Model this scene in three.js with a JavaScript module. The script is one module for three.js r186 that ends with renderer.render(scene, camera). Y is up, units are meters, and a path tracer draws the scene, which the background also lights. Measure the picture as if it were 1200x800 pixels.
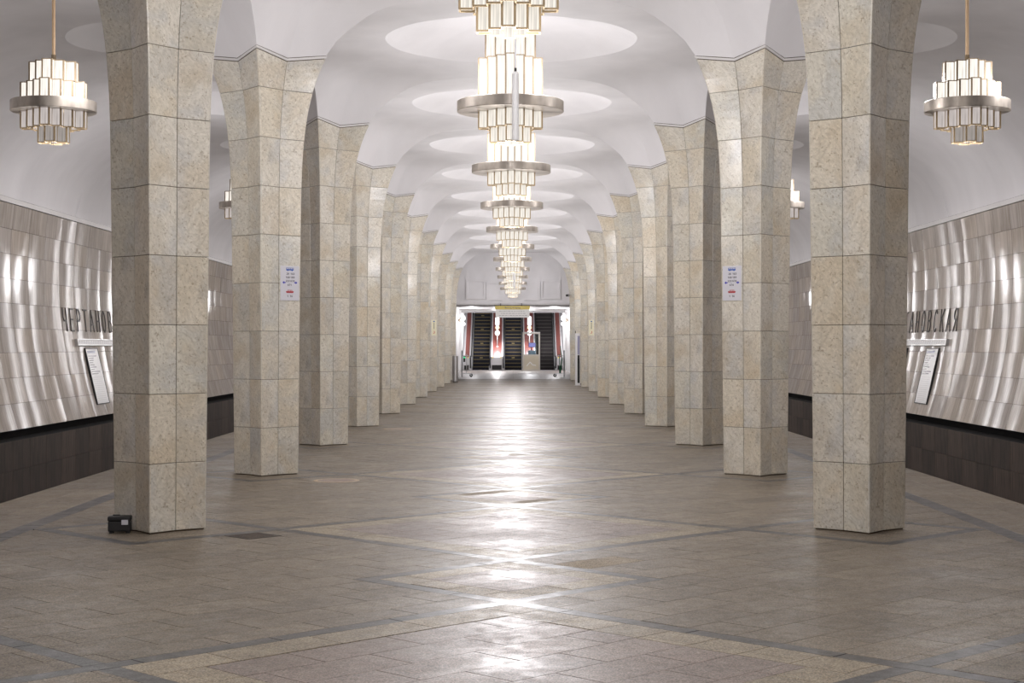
import * as THREE from 'three';
import { mergeGeometries } from 'three/addons/utils/BufferGeometryUtils.js';
import { RoundedBoxGeometry } from 'three/addons/geometries/RoundedBoxGeometry.js';

// ---------------------------------------------------------------- camera, background, exposure
const scene = new THREE.Scene();
scene.background = new THREE.Color(0x000000);
const camera = new THREE.PerspectiveCamera(THREE.MathUtils.radToDeg(2 * Math.atan(400 / 1880)), 1.5, 0.1, 300);
camera.position.set(0.035, 1.6, 0);
camera.setViewOffset(1200, 800, -2, -5, 1200, 800);
const renderer = new THREE.WebGLRenderer({ antialias: true });
renderer.toneMapping = THREE.LinearToneMapping;
renderer.toneMappingExposure = 1.6;
renderer.shadowMap.enabled = true;
// brightness of the fittings (candela of each point light)
const NAVE_UP = 1.85, NAVE_DOWN = 4.0, SIDE_UP = 1.9, SIDE_DOWN = 1.8, HALL_POLE = 8, HALL_SCONCE = 5.5;
const LAMP_COLOUR = new THREE.Color().setRGB(1.0, 0.976, 0.995);

// ---------------------------------------------------------------- helpers
function rng(seed) { let s = seed | 0; return () => { s = (s + 0x6d2b79f5) | 0; let t = Math.imul(s ^ (s >>> 15), 1 | s); t = (t + Math.imul(t ^ (t >>> 7), 61 | t)) ^ t; return ((t ^ (t >>> 14)) >>> 0) / 4294967296; }; }
const R = rng(7);
const lerp = (a, b, t) => a + (b - a) * t, clamp = (x, a = 0, b = 1) => Math.min(b, Math.max(a, x));
const smooth = (a, b, x) => { const t = clamp((x - a) / (b - a)); return t * t * (3 - 2 * t); };
function table(pts, x) {                       // monotone-ish cubic interpolation through points
  const n = pts.length;
  if (x <= pts[0][0]) return pts[0][1];
  if (x >= pts[n - 1][0]) return pts[n - 1][1];
  let i = 0; while (x > pts[i + 1][0]) i++;
  const sl = (k) => (pts[k + 1][1] - pts[k][1]) / (pts[k + 1][0] - pts[k][0]);
  const tg = (k) => (k === 0 ? sl(0) : k === n - 1 ? 0 : (sl(k - 1) * sl(k) <= 0 ? 0 : 2 / (1 / sl(k - 1) + 1 / sl(k))));
  const h = pts[i + 1][0] - pts[i][0], t = (x - pts[i][0]) / h, t2 = t * t, t3 = t2 * t;
  return (2 * t3 - 3 * t2 + 1) * pts[i][1] + (t3 - 2 * t2 + t) * h * tg(i) + (-2 * t3 + 3 * t2) * pts[i + 1][1] + (t3 - t2) * h * tg(i + 1);
}
const used = {};
function numbered(name) { const k = used[name] = (used[name] ?? -1) + 1; return k ? `${name}_${String(k).padStart(3, '0')}` : name; }
function shade(o) { o.castShadow = true; o.receiveShadow = true; return o; }
function tag(o, label, category, group, kind) { if (label) o.userData.label = label; if (category) o.userData.category = category; if (group) o.userData.group = group; if (kind) o.userData.kind = kind; return o; }
function thing(name, label, category, pos = [0, 0, 0], turn = 0, group) { const o = new THREE.Group(); o.name = numbered(name); o.position.set(...pos); o.rotation.y = turn; scene.add(o); return tag(o, label, category, group); }
function part(parent, name, geo, mat, label) { const m = shade(new THREE.Mesh(geo, mat)); m.name = parent === scene ? numbered(name) : name; parent.add(m); if (label) m.userData.label = label; return m; }
function struct(name, geo, mat) { const m = part(scene, name, geo, mat); m.userData.kind = 'structure'; return m; }
const V = (x, y, z) => new THREE.Vector3(x, y, z);

class MB {                                      // flat-shaded mesh builder, uv in metres
  constructor() { this.p = []; this.n = []; this.u = []; }
  tri(a, b, c, uv) {
    const e1 = [b[0] - a[0], b[1] - a[1], b[2] - a[2]], e2 = [c[0] - a[0], c[1] - a[1], c[2] - a[2]];
    let n = [e1[1] * e2[2] - e1[2] * e2[1], e1[2] * e2[0] - e1[0] * e2[2], e1[0] * e2[1] - e1[1] * e2[0]];
    const l = Math.hypot(...n); if (l < 1e-12) return this; n = n.map((x) => x / l);
    const ax = Math.abs(n[0]), ay = Math.abs(n[1]), az = Math.abs(n[2]);
    [a, b, c].forEach((q, i) => {
      this.p.push(...q); this.n.push(...n);
      if (uv) this.u.push(...uv[i]);
      else if (ay >= ax && ay >= az) this.u.push(q[0], q[2]); else if (ax >= az) this.u.push(q[2], q[1]); else this.u.push(q[0], q[1]);
    });
    return this;
  }
  quad(a, b, c, d, uv) { this.tri(a, b, c, uv && [uv[0], uv[1], uv[2]]); this.tri(a, c, d, uv && [uv[0], uv[2], uv[3]]); return this; }
  box(x0, x1, y0, y1, z0, z1) {
    const A = [x0, y0, z1], B = [x1, y0, z1], C = [x1, y1, z1], D = [x0, y1, z1], E = [x0, y0, z0], F = [x1, y0, z0], G = [x1, y1, z0], H = [x0, y1, z0];
    return this.quad(A, B, C, D).quad(F, E, H, G).quad(B, F, G, C).quad(E, A, D, H).quad(D, C, G, H).quad(E, F, B, A);
  }
  bar(a, b, w, h = w, up = [0, 1, 0]) {         // square bar between two points
    const d = V(...b).sub(V(...a)).normalize(); let s = new THREE.Vector3().crossVectors(d, V(...up)); if (s.length() < 1e-3) s = new THREE.Vector3().crossVectors(d, V(1, 0, 0)); s.normalize();
    const t = new THREE.Vector3().crossVectors(s, d).normalize();
    const c = (o, i, j) => [o[0] + s.x * i * w / 2 + t.x * j * h / 2, o[1] + s.y * i * w / 2 + t.y * j * h / 2, o[2] + s.z * i * w / 2 + t.z * j * h / 2];
    const q = [[-1, -1], [1, -1], [1, 1], [-1, 1]], P = q.map(([i, j]) => c(a, i, j)), Q = q.map(([i, j]) => c(b, i, j));
    for (let i = 0; i < 4; i++) { const k = (i + 1) % 4; this.quad(P[k], P[i], Q[i], Q[k]); }
    return this.quad(P[0], P[1], P[2], P[3]).quad(Q[3], Q[2], Q[1], Q[0]);
  }
  add(g) { g = g.index ? g.toNonIndexed() : g; this.p.push(...g.attributes.position.array); this.n.push(...g.attributes.normal.array); this.u.push(...g.attributes.uv.array); return this; }
  get empty() { return !this.p.length; }
  build() {
    const g = new THREE.BufferGeometry();
    g.setAttribute('position', new THREE.Float32BufferAttribute(this.p, 3)); g.setAttribute('normal', new THREE.Float32BufferAttribute(this.n, 3)); g.setAttribute('uv', new THREE.Float32BufferAttribute(this.u, 2));
    return g;
  }
}
const boxGeo = (x0, x1, y0, y1, z0, z1) => new MB().box(x0, x1, y0, y1, z0, z1).build();
const cyl = (r0, r1, h, seg, x, y, z) => new THREE.CylinderGeometry(r1, r0, h, seg).translate(x, y, z);
const rbox = (w, h, d, r, x, y, z) => new RoundedBoxGeometry(w, h, d, 2, r).translate(x, y, z);

// ---------------------------------------------------------------- noise and textures
function lattice(seed) { const r = rng(seed), t = new Float32Array(65536); for (let i = 0; i < 65536; i++) t[i] = r(); return t; }
const LAT = lattice(99);
function vnoise(x, y, px, py, s) {
  const xi = Math.floor(x), yi = Math.floor(y), fx = x - xi, fy = y - yi, u = fx * fx * (3 - 2 * fx), v = fy * fy * (3 - 2 * fy);
  const h = (i, j) => LAT[((((i % px) + px) % px) * 131 + (((j % py) + py) % py) * 7919 + s * 1013) & 65535];
  return lerp(lerp(h(xi, yi), h(xi + 1, yi), u), lerp(h(xi, yi + 1), h(xi + 1, yi + 1), u), v);
}
function fbm(x, y, px, py, oct, s) { let a = 0.5, t = 0, n = 0; for (let o = 0; o < oct; o++) { t += a * vnoise(x, y, px, py, s + o); n += a; a *= 0.5; x *= 2; y *= 2; px *= 2; py *= 2; } return t / n; }
function texture(w, h, fn, srgb, metres = 1, metresY = metres) {
  const d = new Uint8Array(w * h * 4), c = [0, 0, 0];
  for (let y = 0; y < h; y++) for (let x = 0; x < w; x++) { fn(x / w, y / h, c); const o = (y * w + x) * 4; d[o] = clamp(c[0], 0, 255); d[o + 1] = clamp(c[1], 0, 255); d[o + 2] = clamp(c[2], 0, 255); d[o + 3] = 255; }
  const t = new THREE.DataTexture(d, w, h); t.wrapS = t.wrapT = THREE.RepeatWrapping; t.magFilter = THREE.LinearFilter; t.minFilter = THREE.LinearFilter;
  if (srgb) t.colorSpace = THREE.SRGBColorSpace; t.repeat.set(1 / metres, 1 / metresY); t.needsUpdate = true; return t;
}
const shifted = (t, x, y) => { const c = t.clone(); c.offset.set(x, y); c.needsUpdate = true; return c; };
// column marble: cream stone with grey clouds, ochre patches, fine flecks and thin veins
const marbleTex = texture(1024, 1024, (u, v, c) => {
  const wx = fbm(u * 4, v * 4, 4, 4, 4, 3) - 0.5, wy = fbm(u * 4, v * 4, 4, 4, 4, 9) - 0.5, U = u + wx * 0.12, W = v + wy * 0.12;
  const cloud = smooth(0.4, 0.66, fbm(U * 5, W * 5, 5, 5, 4, 20)), ochre = smooth(0.52, 0.74, fbm(U * 4, W * 4, 4, 4, 5, 31)), fleck = fbm((U + W) * 80, (U - W) * 44, 160, 88, 4, 45), grain = vnoise(u * 420, v * 420, 420, 420, 77);
  const vein = 1 - smooth(0, 0.022, Math.abs(fbm(U * 6, W * 6, 6, 6, 5, 57) - 0.5)), pit = smooth(0.66, 0.78, fbm(u * 90, v * 90, 90, 90, 3, 71));
  let r = lerp(226, 214, cloud), g = lerp(221, 212, cloud), b = lerp(208, 205, cloud);
  r = lerp(r, 211, ochre * 0.38); g = lerp(g, 195, ochre * 0.38); b = lerp(b, 168, ochre * 0.38);
  const f = (fleck - 0.5) * 40 + (grain - 0.5) * 12; r += f; g += f; b += f * 1.05;
  const stain = smooth(0.6, 0.8, fbm(u * 3, v * 3, 3, 3, 5, 88)) * 0.13; r = lerp(r, 158, stain); g = lerp(g, 138, stain); b = lerp(b, 104, stain);
  const k = vein * 0.13 + pit * 0.34; c[0] = lerp(r, 132, k); c[1] = lerp(g, 117, k); c[2] = lerp(b, 93, k);
}, true, 1.6);
// track wall marble: grey beige with an upright grain
const grainTex = texture(1024, 512, (u, v, c) => {
  const w = fbm(u * 6, v * 3, 6, 3, 4, 5) - 0.5, U = u + w * 0.03, g1 = fbm(U * 60, v * 4, 60, 4, 4, 12), g2 = fbm(U * 14, v * 2, 14, 2, 3, 23), cl = fbm(u * 5, v * 5, 5, 5, 4, 41);
  const t = (g1 - 0.5) * 40 + (g2 - 0.5) * 34 + (cl - 0.5) * 22; c[0] = 198 + t; c[1] = 188 + t; c[2] = 179 + t * 1.05;
}, true, 2, 2);
// granite: grains of three tones
const graniteTex = texture(1024, 1024, (u, v, c) => {
  const a = vnoise(u * 230, v * 230, 230, 230, 3), b = vnoise(u * 150, v * 150, 150, 150, 8), d = fbm(u * 8, v * 8, 8, 8, 4, 13), e = vnoise(u * 330, v * 330, 330, 330, 21);
  let t = 200 + (a - 0.5) * 110 + (e - 0.5) * 70 + (d - 0.5) * 46; if (b > 0.86) t += 42; if (b < 0.13) t -= 60;
  c[0] = t + 2; c[1] = t; c[2] = t - 3;
}, true, 1.4);
const patchTex = texture(512, 512, (u, v, c) => { const t = 255 * (0.42 + 0.5 * (fbm(u * 5, v * 5, 5, 5, 5, 17) - 0.5) + 0.3 * (fbm(u * 60, v * 60, 60, 60, 2, 33) - 0.5) + 0.42); c[0] = c[1] = c[2] = t; }, false, 3.1);
const plasterTex = texture(512, 512, (u, v, c) => { const t = 244 + (fbm(u * 6, v * 6, 6, 6, 5, 3) - 0.5) * 22; c[0] = t; c[1] = t; c[2] = t; }, true, 4);
const dullTex = texture(512, 512, (u, v, c) => { const t = 205 + (fbm(u * 44, v * 5, 44, 5, 4, 3) - 0.5) * 120 + (fbm(u * 5, v * 5, 5, 5, 4, 37) - 0.5) * 70; c[0] = t; c[1] = t * 0.985; c[2] = t * 0.97; }, true, 1.6);
const ribTex = texture(256, 256, (u, v, c) => { const t = 232 + (fbm(u * 40, v * 3, 40, 3, 3, 6) - 0.5) * 90; c[0] = t; c[1] = t * 0.985; c[2] = t * 0.95; }, true, 0.3, 0.6);

const std = (o) => new THREE.MeshStandardMaterial(o);
const lin = (r, g, b) => new THREE.Color().setRGB(r, g, b);
const M = {
  plaster: std({ color: lin(0.87, 0.855, 0.87), map: plasterTex, roughness: 0.75 }),
  grout: std({ color: lin(0.10, 0.075, 0.05), roughness: 0.95 }),
  darkGap: std({ color: lin(0.012, 0.011, 0.011), roughness: 0.9 }),
  trimWhite: std({ color: lin(0.72, 0.70, 0.69), roughness: 0.5 }),
  goldPale: std({ color: lin(0.44, 0.335, 0.205), roughness: 0.5, metalness: 0.3 }),
  gold: std({ color: lin(0.22, 0.165, 0.105), roughness: 0.5, metalness: 0.4 }),
  brass: std({ color: lin(0.72, 0.52, 0.33), roughness: 0.3, metalness: 0.9 }),
  nickel: std({ color: lin(0.66, 0.61, 0.55), roughness: 0.34, metalness: 0.6, map: dullTex }),
  paneBright: std({ color: lin(0.03, 0.03, 0.03), roughness: 0.3, emissive: lin(1, 0.965, 0.95), emissiveIntensity: 0.8, emissiveMap: ribTex }),
  paneSoft: std({ color: lin(0.03, 0.03, 0.03), roughness: 0.3, emissive: lin(1, 0.96, 0.92), emissiveIntensity: 0.62, emissiveMap: ribTex }),
  paneLow: std({ color: lin(0.03, 0.03, 0.03), roughness: 0.3, emissive: lin(1, 0.93, 0.93), emissiveIntensity: 0.25, emissiveMap: ribTex }),
  paneDim: std({ color: lin(0.03, 0.03, 0.03), roughness: 0.3, emissive: lin(1, 0.93, 0.96), emissiveIntensity: 0.4, emissiveMap: ribTex }),
  black: std({ color: lin(0.012, 0.012, 0.013), roughness: 0.45 }),
  rubber: std({ color: lin(0.02, 0.02, 0.021), roughness: 0.6 }),
  steel: std({ color: lin(0.62, 0.62, 0.63), roughness: 0.3, metalness: 0.85 }),
  alu: std({ color: lin(0.75, 0.75, 0.77), roughness: 0.35, metalness: 0.6 }),
  white: std({ color: lin(0.82, 0.82, 0.82), roughness: 0.5 }),
  bronze: std({ color: lin(0.05, 0.038, 0.03), roughness: 0.5, metalness: 0.2 }),
};
const marbles = [[1, 0.985, 0.96], [0.96, 0.96, 0.95], [1, 0.96, 0.89], [0.94, 0.93, 0.90], [1.0, 0.99, 0.98], [0.97, 0.935, 0.87], [0.92, 0.905, 0.88], [0.97, 0.965, 0.93]].map(([r, g, b], i) =>
  std({ color: lin(r * 0.94, g * 0.945, b * 0.965), map: shifted(marbleTex, R(), R()), roughness: 0.14 + 0.02 * (i % 3) }));
const walls = [[1, 0.98, 0.97], [0.93, 0.92, 0.92], [1, 0.96, 0.92], [0.96, 0.95, 0.96], [0.9, 0.88, 0.87], [1.03, 1.0, 0.97]].map(([r, g, b]) =>
  new THREE.MeshPhysicalMaterial({ color: lin(r * 0.86, g * 0.88, b * 0.885), map: shifted(grainTex, R(), R()), roughness: 0.07, specularIntensity: 0.02 }));
const darks = [1, 0.78, 1.3].map((k) => std({ color: lin(0.088 * k, 0.062 * k, 0.048 * k), map: shifted(dullTex, R(), R()), roughness: 0.7 }));
const granite = (r, g, b, rough) => [0, 1, 2, 3].map((i) => std({ color: lin(r * (0.9 + 0.07 * i), g * (0.9 + 0.07 * i), b * (0.9 + 0.065 * i)), map: shifted(graniteTex, R(), R()), roughness: rough, roughnessMap: patchTex }));
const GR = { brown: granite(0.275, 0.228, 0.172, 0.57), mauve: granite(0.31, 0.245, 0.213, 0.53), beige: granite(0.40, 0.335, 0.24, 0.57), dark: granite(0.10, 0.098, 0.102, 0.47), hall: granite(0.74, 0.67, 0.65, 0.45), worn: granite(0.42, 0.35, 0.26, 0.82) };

// ---------------------------------------------------------------- plan of the station (d = distance into the picture, z = -d)
const COLX = 3.05, FIRST = 2, ROWS = 13, LAST = FIRST + 6 * (ROWS - 1), NEAR = -1, FAR = LAST + 3;
const CAP = 5.185, K = 0.43, DIP = 0.085;
const tipR = (y) => 0.40 + 0.011 * y + 0.00905 * Math.pow(Math.max(0, y - 2.8), 4);
const CAPR = tipR(CAP);
const WALLX = (y) => 8.75 - 0.0585 * Math.pow(2.95 - y, 2), WALL0 = 0.19, ROWH = 0.43, EDGE = 5.18;

// ---------------------------------------------------------------- ceiling: vaults that spring from the star columns, a round dome in every bay
const flare = [[CAPR, CAP + 0.03], [0.88, 5.40], [1.13, 5.61], [1.40, 5.78], [1.85, 5.895], [2.45, 5.94], [3.05, 5.955], [3.6, 5.975], [4.2, 5.985]];
const crease = (m) => lerp((1 - K) / K, 0.75, smooth(CAPR, 2.6, m));
const vaultY = (u, v) => { u = Math.abs(u); v = Math.abs(v); const m = Math.max(u, v), n = Math.min(u, v), p = m + crease(m) * n; const q = n / (m || 1), fold = q / (K + q * (1 - K)); return table(flare, p) - DIP * fold * (1 - smooth(CAPR - 0.08, CAPR + 0.4, p)); };
const barrel = (x) => (x < 5.6 ? 6.02 : 4.17 + 1.85 * Math.sqrt(Math.max(0, 1 - Math.pow((x - 5.6) / 3.1, 2))));
const softMin = (a, b, k) => { const h = clamp(0.5 + 0.5 * (b - a) / k); return lerp(b, a, h) - k * h * (1 - h); };
const aisleY = (x, v) => { const a = vaultY(x - COLX, v), b = barrel(x); return b < a - 0.3 ? b : softMin(a, b, 0.12); };
function sheet(cols, rows, at) {                // smooth grid, normals turned downwards
  const p = [], uv = [], ix = [];
  for (let i = 0; i <= cols; i++) for (let j = 0; j <= rows; j++) { const q = at(i, j); p.push(...q); uv.push(q[0], q[2]); }
  for (let i = 0; i < cols; i++) for (let j = 0; j < rows; j++) { const a = i * (rows + 1) + j, b = a + 1, c = a + rows + 1, d = c + 1; ix.push(a, b, d, a, d, c); }
  const g = new THREE.BufferGeometry(); g.setAttribute('position', new THREE.Float32BufferAttribute(p, 3)); g.setAttribute('uv', new THREE.Float32BufferAttribute(uv, 2)); g.setIndex(ix); g.computeVertexNormals();
  let s = 0; for (let i = 1; i < g.attributes.normal.array.length; i += 3) s += g.attributes.normal.array[i];
  if (s > 0) { for (let i = 0; i < ix.length; i += 3) [ix[i], ix[i + 1]] = [ix[i + 1], ix[i]]; g.setIndex(ix); g.computeVertexNormals(); }
  return g;
}
function along(points, n) {                     // polyline sampled n times per leg
  const out = []; for (let i = 0; i + 1 < points.length; i++) for (let k = 0; k < n[i]; k++) out.push([lerp(points[i][0], points[i + 1][0], k / n[i]), lerp(points[i][1], points[i + 1][1], k / n[i])]);
  out.push(points[points.length - 1]); return out;
}
// one quarter of a bay: boundary given relative to the dome's centre; heightAt takes (offset x, offset d)
function quarter(bound, rad, heightAt, sx, cx, dc, sd, ease) {
  const place = (x, dd, y) => [sx * (cx + x), y, -(dc + sd * dd)], RS = 26, DS = 12, out = [];
  out.push(sheet(bound.length - 1, RS, (i, j) => { const [bx, bd] = bound[i], l = Math.hypot(bx, bd), t = ease(j / RS), x = lerp(bx / l * rad, bx, t), dd = lerp(bd / l * rad, bd, t); return place(x, dd, heightAt(x, dd)); }));
  out.push(sheet(bound.length - 1, DS, (i, j) => { const [bx, bd] = bound[i], l = Math.hypot(bx, bd), t = 1 - Math.pow(1 - j / DS, 1.7), rr = rad * (1 - t); const x = bx / l * rr, dd = bd / l * rr, yr = heightAt(bx / l * rad, bd / l * rad), q = rr / rad; return place(x, dd, lerp(5.99, yr, q) + 0.34 * Math.pow(Math.max(0, 1 - q * q), 0.8)); }));
  return out;
}
{
  const pieces = [], kv = K * tipR(CAP + 0.02 - DIP), easeIn = (t) => t, easeOut = (t) => 1 - Math.pow(1 - t, 2.2);
  const naveA = along([[COLX, 0], [COLX, 3 - CAPR], [COLX - kv, 3 - kv]], [18, 5]), naveB = along([[COLX - kv, 3 - kv], [COLX - CAPR, 3], [0, 3]], [5, 18]);
  const AX = 4.84, w = AX - COLX, aisleIn = along([[-w, 0], [-w, 3 - CAPR], [-w + kv, 3 - kv], [-w + CAPR, 3], [0, 3]], [16, 5, 5, 12]), aisleOut = along([[0, 3], [8.70 - AX, 3], [8.70 - AX, 0]], [26, 26]);
  for (let k = 0; k < ROWS; k++) for (const sd of [1, -1]) for (const sx of [1, -1]) {
    const dc = FIRST + 6 * k - 3 * sd;          // the dome's centre, the column lies 3 m further along sd
    for (const b of [naveA, naveB]) pieces.push(...quarter(b, 1.8, (x, dd) => vaultY(COLX - x, 3 - dd), sx, 0, dc, sd, easeIn));
    pieces.push(...quarter(aisleIn, 1.5, (x, dd) => aisleY(AX + x, 3 - dd), sx, AX, dc, sd, easeIn));
    pieces.push(...quarter(aisleOut, 1.5, (x, dd) => aisleY(AX + x, 3 - dd), sx, AX, dc, sd, easeOut));
  }
  struct('ceiling', mergeGeometries(pieces), M.plaster);
}

// ---------------------------------------------------------------- floor
const floor = struct('floor', new MB().box(-EDGE, EDGE, -0.4, -0.007, -FAR - 0.3, -NEAR + 0.3).box(-3.6, 3.6, -0.4, -0.007, -112, -FAR - 0.3).build(), M.grout);
{
  const S2 = Math.SQRT2, BW = 0.125, bands = [];   // bands as rectangles in the turned axes p = (x + d)/√2, q = (d - x)/√2
  const addBand = (xa, da, xb, db) => { const pa = (xa + da) / S2, pb = (xb + db) / S2, qa = (da - xa) / S2, qb = (db - xb) / S2, h = BW / 2; bands.push([Math.min(pa, pb) - h, Math.max(pa, pb) + h, Math.min(qa, qb) - h, Math.max(qa, qb) + h]); };
  for (let k = -1; k <= ROWS; k++) { const z = FIRST + 6 * k; for (const s of [1, -1]) {
    addBand(s * COLX, z - 1.03, -s * 0.98, z + 3); addBand(s * COLX, z + 1.03, -s * 0.98, z - 3);
    addBand(s * COLX, z + 1.03, s * 4.08, z); addBand(s * COLX, z - 1.03, s * 4.08, z);
  } }
  const clip = (poly, f) => { const out = []; for (let i = 0; i < poly.length; i++) { const a = poly[i], b = poly[(i + 1) % poly.length], fa = f(a), fb = f(b); if (fa >= 0) out.push(a); if (fa * fb < 0) { const t = fa / (fa - fb); out.push([lerp(a[0], b[0], t), lerp(a[1], b[1], t)]); } } return out; };
  const minus = (r, b) => { const o = []; if (b[0] >= r[1] || b[1] <= r[0] || b[2] >= r[3] || b[3] <= r[2]) return [r]; let [p0, p1, q0, q1] = r; if (b[0] > p0) { o.push([p0, b[0], q0, q1]); p0 = b[0]; } if (b[1] < p1) { o.push([b[1], p1, q0, q1]); p1 = b[1]; } if (b[2] > q0) o.push([p0, p1, q0, b[2]]); if (b[3] < q1) o.push([p0, p1, b[3], q1]); return o; };
  const XL = 4.16, pieces = [];
  const toXD = ([p, q]) => [(p - q) / S2, (p + q) / S2];
  const rect = ([p0, p1, q0, q1]) => [[p0, q0], [p1, q0], [p1, q1], [p0, q1]].map(toXD);
  const area = (a) => { let s = 0; for (let i = 0; i < a.length; i++) { const b = a[(i + 1) % a.length]; s += a[i][0] * b[1] - b[0] * a[i][1]; } return s / 2; };
  const keep = (poly, kind) => { for (const f of [(v) => XL - v[0], (v) => XL + v[0], (v) => v[1] - NEAR, (v) => FAR - v[1]]) poly = clip(poly, f); if (poly.length > 2 && Math.abs(area(poly)) > 0.0015) pieces.push({ poly, kind }); };
  const QS = 0.3365, PS = 0.673;
  for (let j = -12; j < 240; j++) for (let i = -12; i < 120; i++) {
    const off = (j % 2 ? 0.5 : 0) + (j % 3) * 0.07, r0 = [(i + off) * PS, (i + 1 + off) * PS, j * QS, (j + 1) * QS], c = toXD([(r0[0] + r0[1]) / 2, (r0[2] + r0[3]) / 2]);
    if (Math.abs(c[0]) > 4.8 || c[1] < NEAR - 1 || c[1] > FAR + 1) continue;
    let rs = [r0]; for (const b of bands) rs = rs.flatMap((r) => minus(r, b));
    for (let k = Math.floor((c[1] - FIRST) / 6) - 1; k <= Math.floor((c[1] - FIRST) / 6) + 1; k++) for (const [zz, h] of [[FIRST + 6 * k, 1.5], [FIRST + 6 * k + 3, 0.56]]) {   // the pale border inside each diamond
      const b = [(zz - h) / S2, (zz + h) / S2, (zz - h) / S2, (zz + h) / S2];
      rs = rs.flatMap((r) => { const o = minus(r, b), q = [Math.max(r[0], b[0]), Math.min(r[1], b[1]), Math.max(r[2], b[2]), Math.min(r[3], b[3])]; if (q[1] > q[0] && q[3] > q[2] && o[0] !== r) o.push(q); return o; });
    }
    for (const r of rs) {
      if (r[1] - r[0] < 0.02 || r[3] - r[2] < 0.02) continue;
      const m = toXD([(r[0] + r[1]) / 2, (r[2] + r[3]) / 2]), zz = ((m[1] - FIRST) % 6 + 6) % 6, big = Math.abs(m[0]) + Math.min(zz, 6 - zz), small = Math.abs(m[0]) + Math.abs(zz - 3);
      let kind = 'brown'; if (big < 2.02) kind = big < 1.5 ? 'mauve' : 'beige'; else if (small < 0.98) kind = small < 0.56 ? 'mauve' : 'beige';
      keep(rect(r), kind);
    }
  }
  let cut = []; bands.forEach((b, i) => { let rs = [b]; for (let k = 0; k < i; k++) rs = rs.flatMap((r) => minus(r, bands[k])); cut.push(...rs); });
  for (const r of cut) { const L = Math.max(r[1] - r[0], r[3] - r[2]), n = Math.max(1, Math.round(L / 0.95)), onP = r[1] - r[0] >= r[3] - r[2]; for (let k = 0; k < n; k++) keep(rect(onP ? [lerp(r[0], r[1], k / n), lerp(r[0], r[1], (k + 1) / n), r[2], r[3]] : [r[0], r[1], lerp(r[2], r[3], k / n), lerp(r[2], r[3], (k + 1) / n)]), 'dark'); }
  // long strips beside the platform edge and the edge slabs
  for (const s of [1, -1]) for (let d = NEAR; d < FAR; d += 0.9) {
    const q = (xa, xb, kind) => pieces.push({ poly: [[s * xa, d], [s * xb, d], [s * xb, Math.min(FAR, d + 0.9)], [s * xa, Math.min(FAR, d + 0.9)]], kind });
    q(XL, XL + 0.18, 'dark'); q(XL + 0.18, XL + 0.6, 'brown'); q(XL + 0.6, EDGE, 'brown');
  }
  for (let d = FAR + 0.3; d < 106; d += 0.7) for (let x = -3.5; x < 3.49; x += 0.7) pieces.push({ poly: [[x, d], [x + 0.7, d], [x + 0.7, d + 0.7], [x, d + 0.7]], kind: 'hall' });
  const slab = (mb, poly, ox, od) => {           // chamfered top, skirts into the joint
    if (area(poly) < 0) poly = [...poly].reverse();
    const cx = poly.reduce((s, v) => s + v[0], 0) / poly.length, cd = poly.reduce((s, v) => s + v[1], 0) / poly.length, lx = (R() - 0.5) * 0.0022, ld = (R() - 0.5) * 0.0022, up = R() * 0.0006;
    const inset = (g) => poly.map(([x, d]) => { const l = Math.hypot(x - cx, d - cd) || 1; return [x - (x - cx) / l * g, d - (d - cd) / l * g]; });
    const top = inset(0.0052).map(([x, d]) => [x - ox, up - 0.0002 + lx * (x - cx) + ld * (d - cd), -(d - od)]), rim = inset(0.0028).map(([x, d], i) => [x - ox, top[i][1] - 0.0022, -(d - od)]), low = inset(0.0028).map(([x, d]) => [x - ox, -0.0072, -(d - od)]);
    const uv = (v) => [v[0] + ox, v[2] - od];
    for (let i = 1; i + 1 < top.length; i++) mb.tri(top[0], top[i], top[i + 1], [uv(top[0]), uv(top[i]), uv(top[i + 1])]);
    for (let i = 0; i < top.length; i++) { const k = (i + 1) % top.length; mb.quad(rim[i], rim[k], top[k], top[i]); mb.quad(low[i], low[k], rim[k], rim[i]); }
    return mb;
  };
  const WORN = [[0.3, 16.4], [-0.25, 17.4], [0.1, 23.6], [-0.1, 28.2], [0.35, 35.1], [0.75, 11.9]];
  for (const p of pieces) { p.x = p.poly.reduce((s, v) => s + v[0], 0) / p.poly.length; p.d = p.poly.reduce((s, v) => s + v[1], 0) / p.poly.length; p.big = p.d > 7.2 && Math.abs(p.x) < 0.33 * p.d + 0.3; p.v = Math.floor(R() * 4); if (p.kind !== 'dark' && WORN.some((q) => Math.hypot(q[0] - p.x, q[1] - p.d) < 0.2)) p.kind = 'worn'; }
  for (const [dark, name, rest] of [[false, 'floor_slab', 'floor_slabs'], [true, 'border_strip', 'border_strips']]) {
    const list = pieces.filter((p) => (p.kind === 'dark') === dark), own = new Set(list.filter((p) => p.big && Math.abs(area(p.poly)) > 0.004).sort((a, b) => a.d - b.d).slice(0, dark ? 200 : 300)), stuff = {};
    for (const p of list) {
      if (own.has(p)) { const m = part(floor, name, slab(new MB(), p.poly, p.x, p.d).build(), GR[p.kind][p.v]); m.position.set(p.x, 0, -p.d); }
      else slab(stuff[p.kind + p.v] ??= new MB(), p.poly, 0, 0);
    }
    for (const [k, mb] of Object.entries(stuff)) part(floor, rest, mb.build(), GR[k.slice(0, -1)][+k.slice(-1)]).userData.kind = 'stuff';
  }
}

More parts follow.
